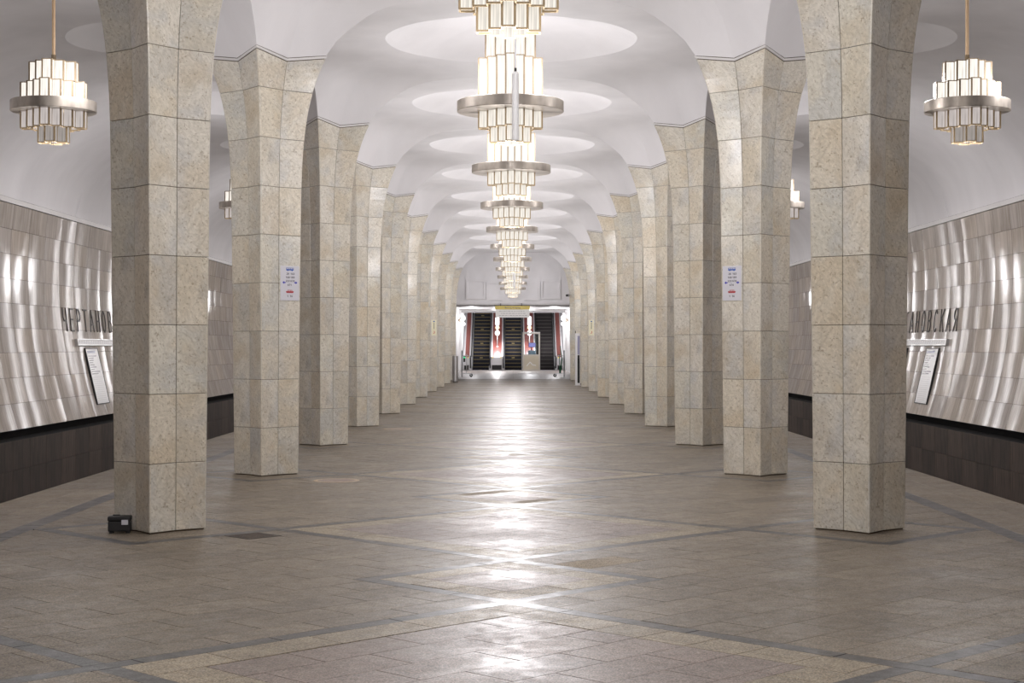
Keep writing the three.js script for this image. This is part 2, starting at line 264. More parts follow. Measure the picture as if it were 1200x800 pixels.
// ---------------------------------------------------------------- walls of the station
function wallSide(name, s) {
  // backing with real thickness behind the tiles
  const prof = [[WALLX(WALL0) + 0.05, WALL0 + 0.002]]; for (let i = 0; i <= 9; i++) { const y = WALL0 + i * ROWH; prof.push([WALLX(y) + 0.022, y + (i ? 0 : 0.002)]); } prof.push([9.3, WALL0 + 9 * ROWH], [9.3, -1.5], [8.27, -1.5], [8.27, 0.02], [8.6, 0.02]);
  const mb = new MB(); for (let i = 0; i < prof.length; i++) { const a = prof[i], b = prof[(i + 1) % prof.length]; mb.quad([s * a[0], a[1], -NEAR], [s * b[0], b[1], -NEAR], [s * b[0], b[1], -FAR], [s * a[0], a[1], -FAR]); }
  const wall = struct(name, mb.build(), M.darkGap);
  const TW = 1.0, geos = [];
  const tile = (mb2, P, off, bow) => {                // P: outer quad corners (local), bevelled edge and skirt
    const c = P.reduce((t, q) => [t[0] + q[0] / 4, t[1] + q[1] / 4, t[2] + q[2] / 4], [0, 0, 0]);
    const ins = (g, back) => P.map((q) => { const l = Math.hypot(q[1] - c[1], q[2] - c[2]); const k = 1 - g / l; return [c[0] + (q[0] - c[0]) * k + s * back, c[1] + (q[1] - c[1]) * k, c[2] + (q[2] - c[2]) * k]; });
    const A = ins(0.0075, 0), B = ins(0.0042, 0.003), C = ins(0.0042, 0.02), uv = (q) => [q[2] + off[0], q[1] + off[1]];
    if (!bow) mb2.quad(A[0], A[1], A[2], A[3], A.map(uv));
    else {                                       // the polished face follows the curve of the wall
      const N = 4, HN = 4, pt = (t, f) => { const y = lerp(A[0][1], A[3][1], t), z = lerp(A[0][2], A[1][2], f), w = z / (Math.abs(A[0][2]) || 1), x = s * (WALLX(bow + y) - WALLX(bow)) - s * (0.001 + 0.003 * (1 - w * w)), sl = 0.117 * (2.95 - bow - y), b = 0.012 * w, l = Math.hypot(1, sl, b); return { p: [x, y, z], n: [-s / l, sl / l, b / l] }; };
      for (let i = 0; i < N; i++) for (let j = 0; j < HN; j++) { const q = [pt(i / N, j / HN), pt(i / N, (j + 1) / HN), pt((i + 1) / N, (j + 1) / HN), pt((i + 1) / N, j / HN)], k = mb2.n.length; mb2.quad(...q.map((v) => v.p), q.map((v) => uv(v.p))); [0, 1, 2, 0, 2, 3].forEach((c2, e) => { for (let d = 0; d < 3; d++) mb2.n[k + e * 3 + d] = q[c2].n[d]; }); }
    }
    for (let i = 0; i < 4; i++) { const k = (i + 1) % 4; mb2.quad(B[i], B[k], A[k], A[i]); mb2.quad(C[i], C[k], B[k], B[i]); }
    return mb2;
  };
  const cornersOf = (i, w) => { const y0 = WALL0 + i * ROWH, y1 = y0 + ROWH, x0 = WALLX(y0), x1 = WALLX(y1), xm = (x0 + x1) / 2, ym = (y0 + y1) / 2, q = [[s * (x0 - xm), y0 - ym, w / 2], [s * (x0 - xm), y0 - ym, -w / 2], [s * (x1 - xm), y1 - ym, -w / 2], [s * (x1 - xm), y1 - ym, w / 2]]; return { q: s < 0 ? q : [q[1], q[0], q[3], q[2]], at: [s * xm, ym] }; };
  const stuff = walls.map(() => new MB());
  for (let i = 0; i < 9; i++) {
    const { q, at } = cornersOf(i, TW), g = tile(new MB(), q, [i * 0.37, at[1]], at[1]).build(), n = Math.round((FAR - NEAR) / TW);
    for (let k = 0; k < n; k++) {
      const d = NEAR + (k + 0.5) * TW, v = Math.floor(R() * walls.length), tx = (R() - 0.5) * 0.006, ty = (R() - 0.5) * 0.01;
      if ((d > 25 && d < 38.2) || (d > 44 && d < 52)) { const m = part(wall, 'marble_tile', g, walls[v]); m.position.set(at[0], at[1], -d); m.rotation.set(0, ty, tx); }
      else stuff[v].add(g.clone().applyMatrix4(new THREE.Matrix4().makeRotationFromEuler(new THREE.Euler(0, ty, tx)).setPosition(at[0], at[1], -d)));
    }
  }
  stuff.forEach((mb3, v) => part(wall, 'marble_tiles', mb3.build(), walls[v]).userData.kind = 'stuff');
  // dark tiles of the lower track wall
  const DW = 0.95, dh = 0.49, dg = tile(new MB(), (s < 0 ? (a) => a : (a) => [a[1], a[0], a[3], a[2]])([[0, -dh / 2, DW / 2], [0, -dh / 2, -DW / 2], [0, dh / 2, -DW / 2], [0, dh / 2, DW / 2]]), [0, 0]).build(), ds = darks.map(() => new MB());
  for (let r = 0; r < 3; r++) for (let k = 0; k < (FAR - NEAR) / DW - 0.5; k++) {
    const d = NEAR + (k + 0.5) * DW, v = Math.floor(R() * 3), y = 0.02 - (r + 0.5) * dh;
    if (r < 2 && ((d > 25 && d < 38.2) || (d > 44 && d < 52))) part(wall, 'dark_tile', dg, darks[v]).position.set(s * 8.25, y, -d);
    else ds[v].add(dg.clone().translate(s * 8.25, y, -d));
  }
  ds.forEach((mb3, v) => part(wall, 'dark_tiles', mb3.build(), darks[v]).userData.kind = 'stuff');
  // the moulding where marble meets the vault
  const top = WALL0 + 9 * ROWH, x = WALLX(top), t = struct('trim_' + (s < 0 ? 1 : 2), new MB().box(Math.min(s * (x - 0.02), s * 9.2), Math.max(s * (x - 0.02), s * 9.2), top + 0.008, top + 0.095, -FAR, -NEAR).build(), M.trimWhite);
  // track bed and platform flank
  struct('track_bed_' + (s < 0 ? 'left' : 'right'), boxGeo(Math.min(s * EDGE, s * 8.3), Math.max(s * EDGE, s * 8.3), -1.5, -1.2, -FAR, -NEAR), darks[1]);
}
wallSide('wall_left', -1); wallSide('wall_right', 1);
struct('wall_back', boxGeo(-9.3, 9.3, -1.5, 6.6, -NEAR, -NEAR + 0.3), M.plaster);
// far end: white lunette wall over the opening to the escalators
const OPEN = 2.76, HEAD = 3.51, WALLD = LAST + 1.1;
const wallEnd = struct('wall_end', new MB().box(-9.3, -OPEN, -1.5, 6.6, -FAR - 0.3, -WALLD).box(OPEN, 9.3, -1.5, 6.6, -FAR - 0.3, -WALLD).box(-OPEN, OPEN, HEAD, 6.6, -FAR - 0.3, -WALLD).build(), M.plaster);
{
  const px = (x) => (x - 601.2) * WALLD / 1880, py = (y) => 1.6 + (405 - y) * WALLD / 1880, z0 = -WALLD, z1 = -WALLD + 0.09;
  const frame = (xa, ya, xb, yb, w) => { const x0 = px(xa), x1 = px(xb), y0 = py(yb), y1 = py(ya); return new MB().box(x0, x1, y1 - w, y1, z0, z1).box(x0, x1, y0, y0 + w, z0, z1).box(x0, x0 + w, y0 + w, y1 - w, z0, z1).box(x1 - w, x1, y0 + w, y1 - w, z0, z1).build(); };
  for (const s of [-1, 1]) {
    const m = (x) => 601.5 + s * (x - 601.5), f = (a, b, c, d, w) => frame(Math.min(m(a), m(c)), b, Math.max(m(a), m(c)), d, w);
    part(wallEnd, 'plaster_panel', f(546, 327.5, 569, 350.5, 0.09), M.plaster); part(wallEnd, 'plaster_panel', f(570, 329, 589, 352, 0.14), M.plaster);
  }
  part(wallEnd, 'plaster_moulding', boxGeo(-OPEN, OPEN, HEAD + 0.06, HEAD + 0.11, z0, z1 - 0.03), M.plaster);
}
// escalator hall beyond
const HX = 3.36, HALLY = 3.88, PORTAL = 104.4;
struct('wall_hall_left', new MB().box(-HX - 0.3, -HX, -0.4, 14, -126, -FAR - 0.3).build(), M.white);
struct('wall_hall_right', new MB().box(HX, HX + 0.3, -0.4, 14, -126, -FAR - 0.3).build(), M.white);
struct('ceiling_hall', new MB().box(-HX, HX, HALLY, HALLY + 0.25, -PORTAL, -FAR - 0.3).box(-HX, HX, 3.76, HALLY + 0.6, -PORTAL - 0.3, -PORTAL).build(), M.white);
{ const mb = new MB(); const y = (d) => 4.48 + (d - PORTAL - 0.3) * 0.577, a = PORTAL + 0.3, b = 126, P = (x, d, t) => [x, y(d) + t, -d]; mb.quad(P(-HX, a, 0), P(HX, a, 0), P(HX, b, 0), P(-HX, b, 0)).quad(P(-HX, b, 0.3), P(HX, b, 0.3), P(HX, a, 0.3), P(-HX, a, 0.3)); struct('ceiling_escalator', mb.build(), M.white); }
struct('wall_hall_end', boxGeo(-HX, HX, 0, 17, -126.3, -126), M.white);

// ---------------------------------------------------------------- star-shaped marble columns
const rowsY = []; for (let y = 0; y < CAP - 0.3; y += 0.593) rowsY.push([y, Math.min(y + 0.593, CAP - 0.012)]); rowsY[rowsY.length - 1][1] = CAP - 0.012;
const tipAt = (y, a) => { const r = tipR(y); return [r * Math.cos(a), y, -r * Math.sin(a)]; }, valAt = (y, a) => { const r = K * Math.SQRT2 * tipR(y); return [r * Math.cos(a), y, -r * Math.sin(a)]; };
function plateGeo(half, y0, y1, base) {
  const n = y0 > 2.9 ? 5 : 1, mb = new MB(), A = (y) => (half ? valAt(y, Math.PI / 4) : tipAt(y, 0)), B = (y) => (half ? tipAt(y, Math.PI / 2) : valAt(y, Math.PI / 4));
  const last = y1 > CAP - 0.1, g = 0.0022, at = (f, y, e, back) => { if (last) y -= DIP * (half ? 1 - f : f) * smooth(0, 1, (y - y0) / (y1 - y0)); const a = A(y), b = B(y), l = Math.hypot(a[0] - b[0], a[2] - b[2]), k = e ? (f ? 1 - e / l : e / l) : f, nx = -(b[2] - a[2]) / l, nz = (b[0] - a[0]) / l; let q = [lerp(a[0], b[0], k), y, lerp(a[2], b[2], k)]; const o = Math.sign(nx * (a[0] + b[0]) + nz * (a[2] + b[2])) || 1; return [q[0] - o * nx * back, y, q[2] - o * nz * back]; };
  const w = Math.hypot(A(y0)[0] - B(y0)[0], A(y0)[2] - B(y0)[2]), uv = (f, y) => [f * w + half * 0.7, y + half * 1.3];
  const ya = y0 + (base ? 0.012 : g), yb = y1 - g, ring = [];
  for (let i = 0; i <= n; i++) { const y = lerp(ya + 0.003, yb - 0.003, i / n); ring.push([at(0, y, 0.005, 0), at(1, y, 0.005, 0), y]); }
  for (let i = 0; i < n; i++) { const [a, b, yl] = ring[i], [c, d, yu] = ring[i + 1]; mb.quad(a, b, d, c, [uv(0, yl), uv(1, yl), uv(1, yu), uv(0, yu)]); }
  for (const f of [0, 1]) for (let i = 0; i < n; i++) { const yl = ring[i][2], yu = ring[i + 1][2], a = ring[i][f], c = ring[i + 1][f], e = at(f, yl, 0.002, 0.003), h = at(f, yu, 0.002, 0.003), e2 = at(f, yl, 0.002, 0.013), h2 = at(f, yu, 0.002, 0.013); if (f) { mb.quad(a, e, h, c); mb.quad(e, e2, h2, h); } else { mb.quad(e, a, c, h); mb.quad(e2, e, h, h2); } }
  for (const top of [0, 1]) { const y = top ? yb : ya, rr = ring[top ? n : 0], e = [at(0, y, 0.002, 0.003), at(1, y, 0.002, 0.003)], e2 = [at(0, y, 0.002, 0.013), at(1, y, 0.002, 0.013)]; if (top) { mb.quad(rr[0], rr[1], e[1], e[0]); mb.quad(e[0], e[1], e2[1], e2[0]); } else { mb.quad(e[0], e[1], rr[1], rr[0]); mb.quad(e2[0], e2[1], e[1], e[0]); } }
  return mb.build();
}
function starLoft(levels) {                     // levels: [y, inset]
  const mb = new MB(), ringAt = ([y, ins]) => { const o = []; for (let k = 0; k < 4; k++) { const a = k * Math.PI / 2, dip = DIP * smooth(4.95, CAP, y), t = tipAt(y, a), v = valAt(y - dip, a + Math.PI / 4), f = (q, by) => { const l = Math.hypot(q[0], q[2]); return [q[0] * (1 - by / l), q[1], q[2] * (1 - by / l)]; }; o.push(f(t, ins * 1.6), f(v, ins)); } return o; };
  const rs = levels.map(ringAt);
  for (let i = 0; i + 1 < rs.length; i++) for (let k = 0; k < 8; k++) { const m = (k + 1) % 8; mb.quad(rs[i][k], rs[i][m], rs[i + 1][m], rs[i + 1][k]); }
  for (const [r, up] of [[rs[0], 0], [rs[rs.length - 1], 1]]) for (let k = 0; k < 8; k++) { const m = (k + 1) % 8, c = [0, r[0][1], 0]; up ? mb.tri(c, r[k], r[m]) : mb.tri(c, r[m], r[k]); }
  return mb.build();
}
const plates = rowsY.map(([a, b], i) => [plateGeo(0, a, b, i === 0), plateGeo(1, a, b, i === 0)]);
const coreGeo = starLoft([[0, 0.012], [2.9, 0.012], [3.6, 0.012], [4.1, 0.012], [4.5, 0.012], [4.8, 0.012], [5.0, 0.012], [5.1, 0.012], [CAP + 0.034, 0.012]]), collarGeo = starLoft([[CAP - 0.004, 0.0], [CAP + 0.024, 0.0]]);
const ORD = ['', 'nearest', 'second', 'third', 'fourth', 'fifth', 'sixth', 'seventh', 'eighth', 'ninth', 'tenth', 'farthest'];
const columns = {};
for (let k = 0; k < ROWS; k++) for (const s of [-1, 1]) {
  const zc = FIRST + 6 * k, n = k - 1, side = s < 0 ? 'left' : 'right';
  let label;
  if (n === 1) label = s < 0 ? 'nearest beige marble column at left, with a black box at its foot' : 'nearest beige marble column at right, no sign on it and nothing at its foot';
  else if (n === 2) label = `second beige marble column of the ${side} row, with a white transport sign`;
  else if (n === 8) label = `eighth marble column of the ${side} row, with a narrow cream sign`;
  else if (n === 11) label = `last marble column of the ${side} row, at the white end wall`;
  else if (n < 1) label = n === 0 ? `beige marble column just out of view before the ${side} row` : `beige marble column standing beside the viewer on the ${side}`;
  else label = `${ORD[n]} beige marble column from the front in the ${side} row`;
  const c = columns[side + n] = thing('marble_column', label, 'column', [s * COLX, 0, -zc], 0, 'star-shaped marble columns along the platform');
  part(c, 'column_core', coreGeo, M.grout); part(c, 'capital_trim', collarGeo, M.trimWhite);
  const far = {}, rc = rng(1000 + k * 17 + s), tone = rc();
  plates.forEach((pair, row) => { for (let q = 0; q < 4; q++) for (let h = 0; h < 2; h++) {
    const pick = rc(), v = row === 0 && pick < 0.4 ? 5 : pick < 0.32 ? 0 : pick < 0.5 ? 7 : pick < 0.62 ? 1 + Math.floor(tone * 2) : Math.floor(rc() * 8);
    if (n >= 1 && n <= 7) { const m = part(c, 'marble_plate', pair[h], marbles[v]); m.rotation.y = q * Math.PI / 2; }
    else (far[v] ??= new MB()).add(pair[h].clone().rotateY(q * Math.PI / 2));
  } });
  for (const [v, mb] of Object.entries(far)) part(c, 'marble_plates', mb.build(), marbles[v]).userData.kind = 'stuff';
}

// ---------------------------------------------------------------- lamps: stepped tiers of glass panes through a metal ring
function outline(D, n) {                        // stair-stepped diamond
  const w = 2 * D / (2 * n - 1), pts = []; let x = w / 2, z = D;
  for (let i = 0; i < n; i++) { pts.push([x, z]); z -= w; pts.push([x, z]); x += w; }
  const q = pts.slice(0, -1), out = [];          // one quarter, from the front pane's right end to the side pane's front end
  for (let k = 0; k < 4; k++) for (const [a, b] of q) { const c = Math.cos(k * Math.PI / 2), s = Math.sin(k * Math.PI / 2); out.push([a * c + b * s, -a * s + b * c]); }
  const uniq = []; for (const p of out) if (!uniq.some((u) => Math.hypot(u[0] - p[0], u[1] - p[1]) < 1e-5)) uniq.push(p);
  return uniq.sort((a, b) => Math.atan2(a[0], a[1]) - Math.atan2(b[0], b[1]));
}
function stepped(D, n) {                        // corners in walking order round the stepped diamond
  const w = 2 * D / (2 * n - 1), o = [];
  for (let k = 0; k < 4; k++) { let x = w / 2, z = D; const put = (a, b) => { const c = [[1, 0], [0, 1], [-1, 0], [0, -1]][k]; o.push([a * c[0] + b * c[1], -a * c[1] + b * c[0]]); }; for (let i = 0; i < n; i++) { put(x, z); if (i < n - 1) { put(x, z - w); x += w; z -= w; } } }
  return o;
}
function tier(root, name, D, n, y0, y1, mat, single) {
  const pts = stepped(D, n), f = new MB(), panes = new MB(), b = 0.009, list = [];
  pts.forEach((a, i) => {
    const c = pts[(i + 1) % pts.length];
    f.bar([a[0], y0, a[1]], [c[0], y0, c[1]], b * 1.3, b * 1.5); f.bar([a[0], y1, a[1]], [c[0], y1, c[1]], b, b); f.bar([a[0], y0, a[1]], [a[0], y1, a[1]], 0.016, 0.016, [0, 0, 1]);
    list.push([a, c]);
  });
  const t = part(root, name, f.build(), mat === M.paneBright ? M.gold : M.goldPale);
  for (const [a, c] of list) {
    const dx = c[0] - a[0], dz = c[1] - a[1], L = Math.hypot(dx, dz), g = new THREE.BoxGeometry(L - 0.011, y1 - y0 - 0.012, 0.006); const uv = g.attributes.uv; for (let i = 0; i < uv.count; i++) uv.setXY(i, uv.getX(i) * L, uv.getY(i) * (y1 - y0));
    const m = new THREE.Matrix4().makeRotationY(Math.atan2(-dz, dx)).setPosition((a[0] + c[0]) / 2, (y0 + y1) / 2, (a[1] + c[1]) / 2);
    if (single) { const p = part(t, 'glass_pane', g, mat); p.applyMatrix4(m); } else panes.add(g.applyMatrix4(m));
  }
  if (!single) part(t, 'glass_panes', panes.build(), mat);
  return t;
}
function ringGeo(r, y0, y1, inner) { const t = 0.008, g = new THREE.LatheGeometry([[inner, y0 + t], [inner, y0], [r - 0.004, y0], [r, y0 + 0.004], [r, y1 - 0.004], [r - 0.004, y1], [r - t, y1], [r - t, y0 + t], [inner, y0 + t]].map(([a, b]) => new THREE.Vector2(a, b)), 56); return g.toNonIndexed ? flat(g) : g; }
function flat(g) { g = g.toNonIndexed(); const p = g.attributes.position, n = new Float32Array(p.count * 3), a = V(), b = V(), c = V(); for (let i = 0; i < p.count; i += 3) { a.fromBufferAttribute(p, i); b.fromBufferAttribute(p, i + 1); c.fromBufferAttribute(p, i + 2); const f = b.clone().sub(a).cross(c.clone().sub(a)).normalize(); for (const [k, q] of [[0, a], [1, b], [2, c]]) { const l = Math.hypot(q.x, q.z); const r = Math.abs(f.y) < 0.3 ? V(q.x / l, 0, q.z / l).multiplyScalar(Math.sign(f.x * q.x + f.z * q.z) || 1) : f; n.set([r.x, r.y, r.z], (i + k) * 3); } } g.setAttribute('normal', new THREE.BufferAttribute(n, 3)); return g; }
const BASEY = 3.74;                              // underside of the lamps
function lampBody(big, single) {
  const o = new THREE.Group(), Y = (y) => y - BASEY;
  tier(o, 'bottom_tier', big ? 0.215 : 0.150, big ? 3 : 2, Y(3.75), Y(3.93), big ? M.paneSoft : M.paneLow, single);
  tier(o, 'lower_tier', 0.335, 4, Y(3.90), Y(4.09), big ? M.paneSoft : M.paneDim, single);
  part(o, 'metal_ring', ringGeo(big ? 0.565 : 0.445, Y(4.075), Y(4.185), 0.25), M.nickel);
  tier(o, 'upper_tier', 0.335, 4, Y(4.13), Y(big ? 4.64 : 4.385), M.paneBright, single);
  tier(o, 'top_tier', big ? 0.262 : 0.243, 3, Y(big ? 4.64 : 4.385), Y(big ? 4.98 : 4.60), M.paneBright, single);
  const top = Y(big ? 6.31 : 6.31), r = big ? 0.02 : 0.019;
  part(o, 'hanging_rod', new MB().add(cyl(r, r, top - Y(4.12), 12, 0, (top + Y(4.12)) / 2, 0)).build(), M.brass);
  part(o, 'ceiling_cup', new THREE.LatheGeometry([[0, -0.09], [0.03, -0.09], [0.06, -0.05], [0.075, 0.03], [0, 0.03]].map(([a, b]) => new THREE.Vector2(a, b)), 20).translate(0, top, 0), M.brass);
  const spokes = new MB(); for (let k = 0; k < 4; k++) { const a = k * Math.PI / 2 + Math.PI / 4; for (const y of [Y(3.93), Y(4.1), Y(big ? 4.63 : 4.38)]) spokes.bar([0, y, 0], [Math.sin(a) * 0.2, y, Math.cos(a) * 0.2], 0.012); } spokes.add(cyl(0.026, 0.026, 0.78, 8, 0, Y(4.29), 0));
  part(o, 'inner_frame', spokes.build(), M.gold);
  return o;
}
function light(x, y, z, cd, radius) { const l = new THREE.PointLight(LAMP_COLOUR, cd, 0, 2); l.position.set(x, y, z); l.castShadow = true; l.shadow.radius = radius / 0.02; l.name = 'lamp_light'; scene.add(l); }
const bodies = { bs: lampBody(true, true), bm: lampBody(true, false), ss: lampBody(false, true), sm: lampBody(false, false) };
function putLamp(big, single, x, d, label, group) {
  const o = bodies[(big ? 'b' : 's') + (single ? 's' : 'm')].clone(); o.name = numbered(big ? 'chandelier' : 'pendant_lamp'); o.position.set(x, BASEY, -d); scene.add(o);
  tag(o, label, big ? 'chandelier' : 'lamp', group);
  // lamps just outside the glowing panes: round the upper tiers and under the lowest one
  if (big) for (let k = 0; k < 4; k++) light(x + Math.cos((k + 0.5) * Math.PI / 2) * 0.66, 4.46, -d + Math.sin((k + 0.5) * Math.PI / 2) * 0.66, NAVE_UP, 0.22);
  else for (const s of [-1, 1]) light(x + s * 0.42, 4.38, -d + s * 0.42, SIDE_UP, 0.13);
  light(x, 3.48, -d, big ? NAVE_DOWN : SIDE_DOWN, big ? 0.24 : 0.16);
}
const CH = { 11: 'nearest tiered glass chandelier, cut off by the top edge of the view', 17: 'whole tiered glass chandelier with the largest metal ring, behind a hanging white tube', 71: 'farthest and smallest tiered glass chandelier, before the white end wall' };
for (let k = 0; k < ROWS - 1; k++) {
  const d = FIRST + 3 + 6 * k, n = k;            // n counts from the nearest one in view
  putLamp(true, d >= 11 && d <= 29, 0, d, CH[d] ?? (d < 11 ? 'tiered glass chandelier above the viewer' : `${ORD[n]} tiered glass chandelier from the front in the row down the nave`), 'chandeliers down the middle of the hall');
  if (d % 12 === 5) for (const s of [-1, 1]) {
    const side = s < 0 ? 'left' : 'right';
    putLamp(false, d === 17 || d === 29, s * 4.84, d, d === 17 ? `whole tiered glass pendant lamp over the ${side} platform, hanging on a rod` : d === 29 ? `pendant lamp of which only a ring edge shows past the second ${side} column` : d < 17 ? `tiered glass pendant lamp over the ${side} platform, beside the viewer` : `tiered glass pendant lamp hidden behind the ${side} columns, ${ORD[(d - 5) / 12]} along the platform`, `pendant lamps over the ${side} platform`);
  }
}

// white tubes hanging on thin rods down the middle
for (const [d, label] of [[14, 'slim white tube hanging on a thin rod before the largest chandelier'], [50, 'small far white tube hanging among the distant chandeliers']]) {
  const t = thing('hanging_tube', label, 'tube', [0.05, 3.39, -d], 0, 'white tubes hanging down the nave');
  const roof = vaultY(COLX, 0) - 3.39;
  part(t, 'tube_body', new THREE.LatheGeometry([[0, 0], [0.026, 0], [0.03, 0.006], [0.03, 0.575], [0.02, 0.6], [0, 0.6]].map(([a, b]) => new THREE.Vector2(a, b)), 20), M.white);
  part(t, 'end_cap', cyl(0.011, 0.011, 0.035, 12, 0, 0.615, 0), M.rubber);
  part(t, 'rod', cyl(0.007, 0.007, roof - 0.63, 10, 0, (roof + 0.63) / 2, 0), M.alu);
  part(t, 'ceiling_plate', cyl(0.04, 0.03, 0.02, 16, 0, roof - 0.008, 0), M.white);
}

// ---------------------------------------------------------------- things on the walls
const arc = (cx, cy, rx, ry, a0, a1, n) => Array.from({ length: n + 1 }, (_, i) => { const a = (a0 + (a1 - a0) * i / n) * Math.PI / 180; return [cx + rx * Math.cos(a), cy + ry * Math.sin(a)]; });
const GLYPH = {                                  // strokes in a 0..1 by 0..1 box
  'Ч': [[[0.1, 1], [0.1, 0.62], [0.2, 0.5], [0.38, 0.46], [0.9, 0.46]], [[0.9, 1], [0.9, 0]]], 'Е': [[[0.9, 1], [0.1, 1], [0.1, 0], [0.9, 0]], [[0.1, 0.52], [0.75, 0.52]]], 'Р': [[[0.1, 0], [0.1, 1], [0.5, 1], ...arc(0.5, 0.73, 0.4, 0.27, 90, -90, 8), [0.1, 0.46]]], 'Т': [[[0, 1], [1, 1]], [[0.5, 1], [0.5, 0]]],
  'А': [[[0, 0], [0.5, 1], [1, 0]], [[0.2, 0.32], [0.8, 0.32]]], 'Н': [[[0.1, 1], [0.1, 0]], [[0.9, 1], [0.9, 0]], [[0.1, 0.5], [0.9, 0.5]]], 'О': [arc(0.5, 0.5, 0.42, 0.5, 0, 360, 20)], 'В': [[[0.1, 0], [0.1, 1], [0.48, 1], ...arc(0.48, 0.76, 0.36, 0.24, 90, -90, 8), [0.1, 0.52]], [[0.48, 0.52], ...arc(0.48, 0.26, 0.42, 0.26, 90, -90, 8), [0.1, 0]]],
  'С': [arc(0.52, 0.5, 0.42, 0.5, 48, 312, 16)], 'К': [[[0.1, 1], [0.1, 0]], [[0.92, 1], [0.12, 0.46]], [[0.36, 0.62], [0.95, 0]]], 'Я': [[[0.9, 0], [0.9, 1], [0.5, 1], ...arc(0.5, 0.75, 0.4, 0.25, 90, 270, 8), [0.9, 0.5]], [[0.5, 0.5], [0.08, 0]]],
};
function letterGeo(ch, w, h) { const mb = new MB(); for (const line of GLYPH[ch]) for (let i = 0; i + 1 < line.length; i++) { const a = line[i], b = line[i + 1], dx = (b[0] - a[0]) * w, dy = (b[1] - a[1]) * h, l = Math.hypot(dx, dy) || 1, e = 0.014; mb.bar([a[0] * w - dx / l * e, a[1] * h - dy / l * e, 0.012], [b[0] * w + dx / l * e, b[1] * h + dy / l * e, 0.012], 0.03, 0.014, [0, 0, 1]); } return mb.build(); }
function canvasTex(w, h, draw) { const c = document.createElement('canvas'); c.width = w; c.height = h; const x = c.getContext('2d'); draw(x, w, h); const t = new THREE.CanvasTexture(c); t.colorSpace = THREE.SRGBColorSpace; t.magFilter = THREE.LinearFilter; return t; }
function faceGeo(w, h) { return new THREE.PlaneGeometry(w, h); }
const listTex = canvasTex(256, 384, (x, w, h) => { x.fillStyle = '#d9d8d8'; x.fillRect(0, 0, w, h); x.fillStyle = '#4a4d77'; x.fillRect(14, 8, 180, 20); x.fillStyle = '#5a5560'; const r = rng(4); for (let i = 0; i < 9; i++) { x.fillRect(20, 44 + i * 16, 70 + r() * 120, 7); } x.fillStyle = '#b5b2b4'; for (let i = 0; i < 12; i++) x.fillRect(16, 200 + i * 15, 200, 2); });
const barTex = canvasTex(1024, 64, (x, w, h) => { x.fillStyle = '#c9c6c3'; x.fillRect(0, 0, w, h); x.strokeStyle = '#55555f'; x.lineWidth = 4; x.beginPath(); x.moveTo(20, 44); x.lineTo(w - 20, 44); x.stroke(); x.fillStyle = '#55555f'; const r = rng(5); for (let i = 0; i < 24; i++) { x.fillRect(26 + i * 41, 16, 20 + r() * 14, 7); x.beginPath(); x.arc(34 + i * 41, 44, 6, 0, 7); x.fill(); } });
const flatMat = (t, rough = 0.4) => std({ map: t, roughness: rough });
const listMat = flatMat(listTex, 0.25), barMat = flatMat(barTex, 0.3);
for (const s of [-1, 1]) {
  const side = s < 0 ? 'left' : 'right', word = 'ЧЕРТАНОВСКАЯ', y = 1.895, start = s < 0 ? 31.05 : 37.0, turn = s < 0 ? Math.PI / 2 : -Math.PI / 2;
  const slope = (yy) => 0.117 * (2.95 - yy);
  const sign = thing('station_name', `dark raised letters of the station name on the ${side} marble track wall`, 'sign', [s * (WALLX(y) - 0.006), y, -start], turn, 'station names on the track walls');
  sign.rotation.order = 'YXZ'; sign.rotation.x = -Math.atan(slope(2.1));
  [...word].forEach((ch, i) => { part(sign, 'letter', letterGeo(ch, 0.27, 0.43), M.bronze).position.x = i * 0.495; });
  const by = 1.60, board = thing('line_map_bar', `long pale line map strip under the ${side} station name`, 'sign', [s * (WALLX(by) - 0.004), by, -(s < 0 ? 31.75 : 36.25)], turn, 'line map strips under the station names');
  board.rotation.order = 'YXZ'; board.rotation.x = -Math.atan(slope(by));
  part(board, 'frame', new MB().box(0, 4.5, 0, 0.015, 0, 0.06).box(0, 4.5, 0.115, 0.13, 0, 0.06).box(0, 0.015, 0.015, 0.115, 0, 0.06).box(4.485, 4.5, 0.015, 0.115, 0, 0.06).build(), M.steel);
  part(board, 'map_strip', rbox(4.47, 0.1, 0.04, 0.004, 2.25, 0.065, 0.022), M.white);
  part(board, 'printed_face', faceGeo(4.46, 0.095).translate(2.25, 0.065, 0.0435), barMat);
  for (const [dd, lab] of [[32.35, 'nearer'], [34.95, 'farther']]) {
    const py = 0.41, pnl = thing('station_list', `${lab} upright white station list under the line map on the ${side} wall`, 'sign', [s * (WALLX(py) - 0.012), py, -(s < 0 ? dd : dd + 0.92)], turn, 'station lists under the line maps');
    pnl.rotation.order = 'YXZ'; pnl.rotation.x = -Math.atan(slope(1.0));
    part(pnl, 'frame', new MB().box(-0.02, 0, 0, 1.17, -0.02, 0.02).box(0.92, 0.94, 0, 1.17, -0.02, 0.02).box(0, 0.92, 0, 0.02, -0.02, 0.02).box(0, 0.92, 1.15, 1.17, -0.02, 0.02).build(), M.black);
    part(pnl, 'board', boxGeo(0, 0.92, 0.02, 1.15, -0.02, 0.014), M.white); part(pnl, 'printed_face', faceGeo(0.9, 1.11).translate(0.46, 0.585, 0.0165), listMat);
  }
}
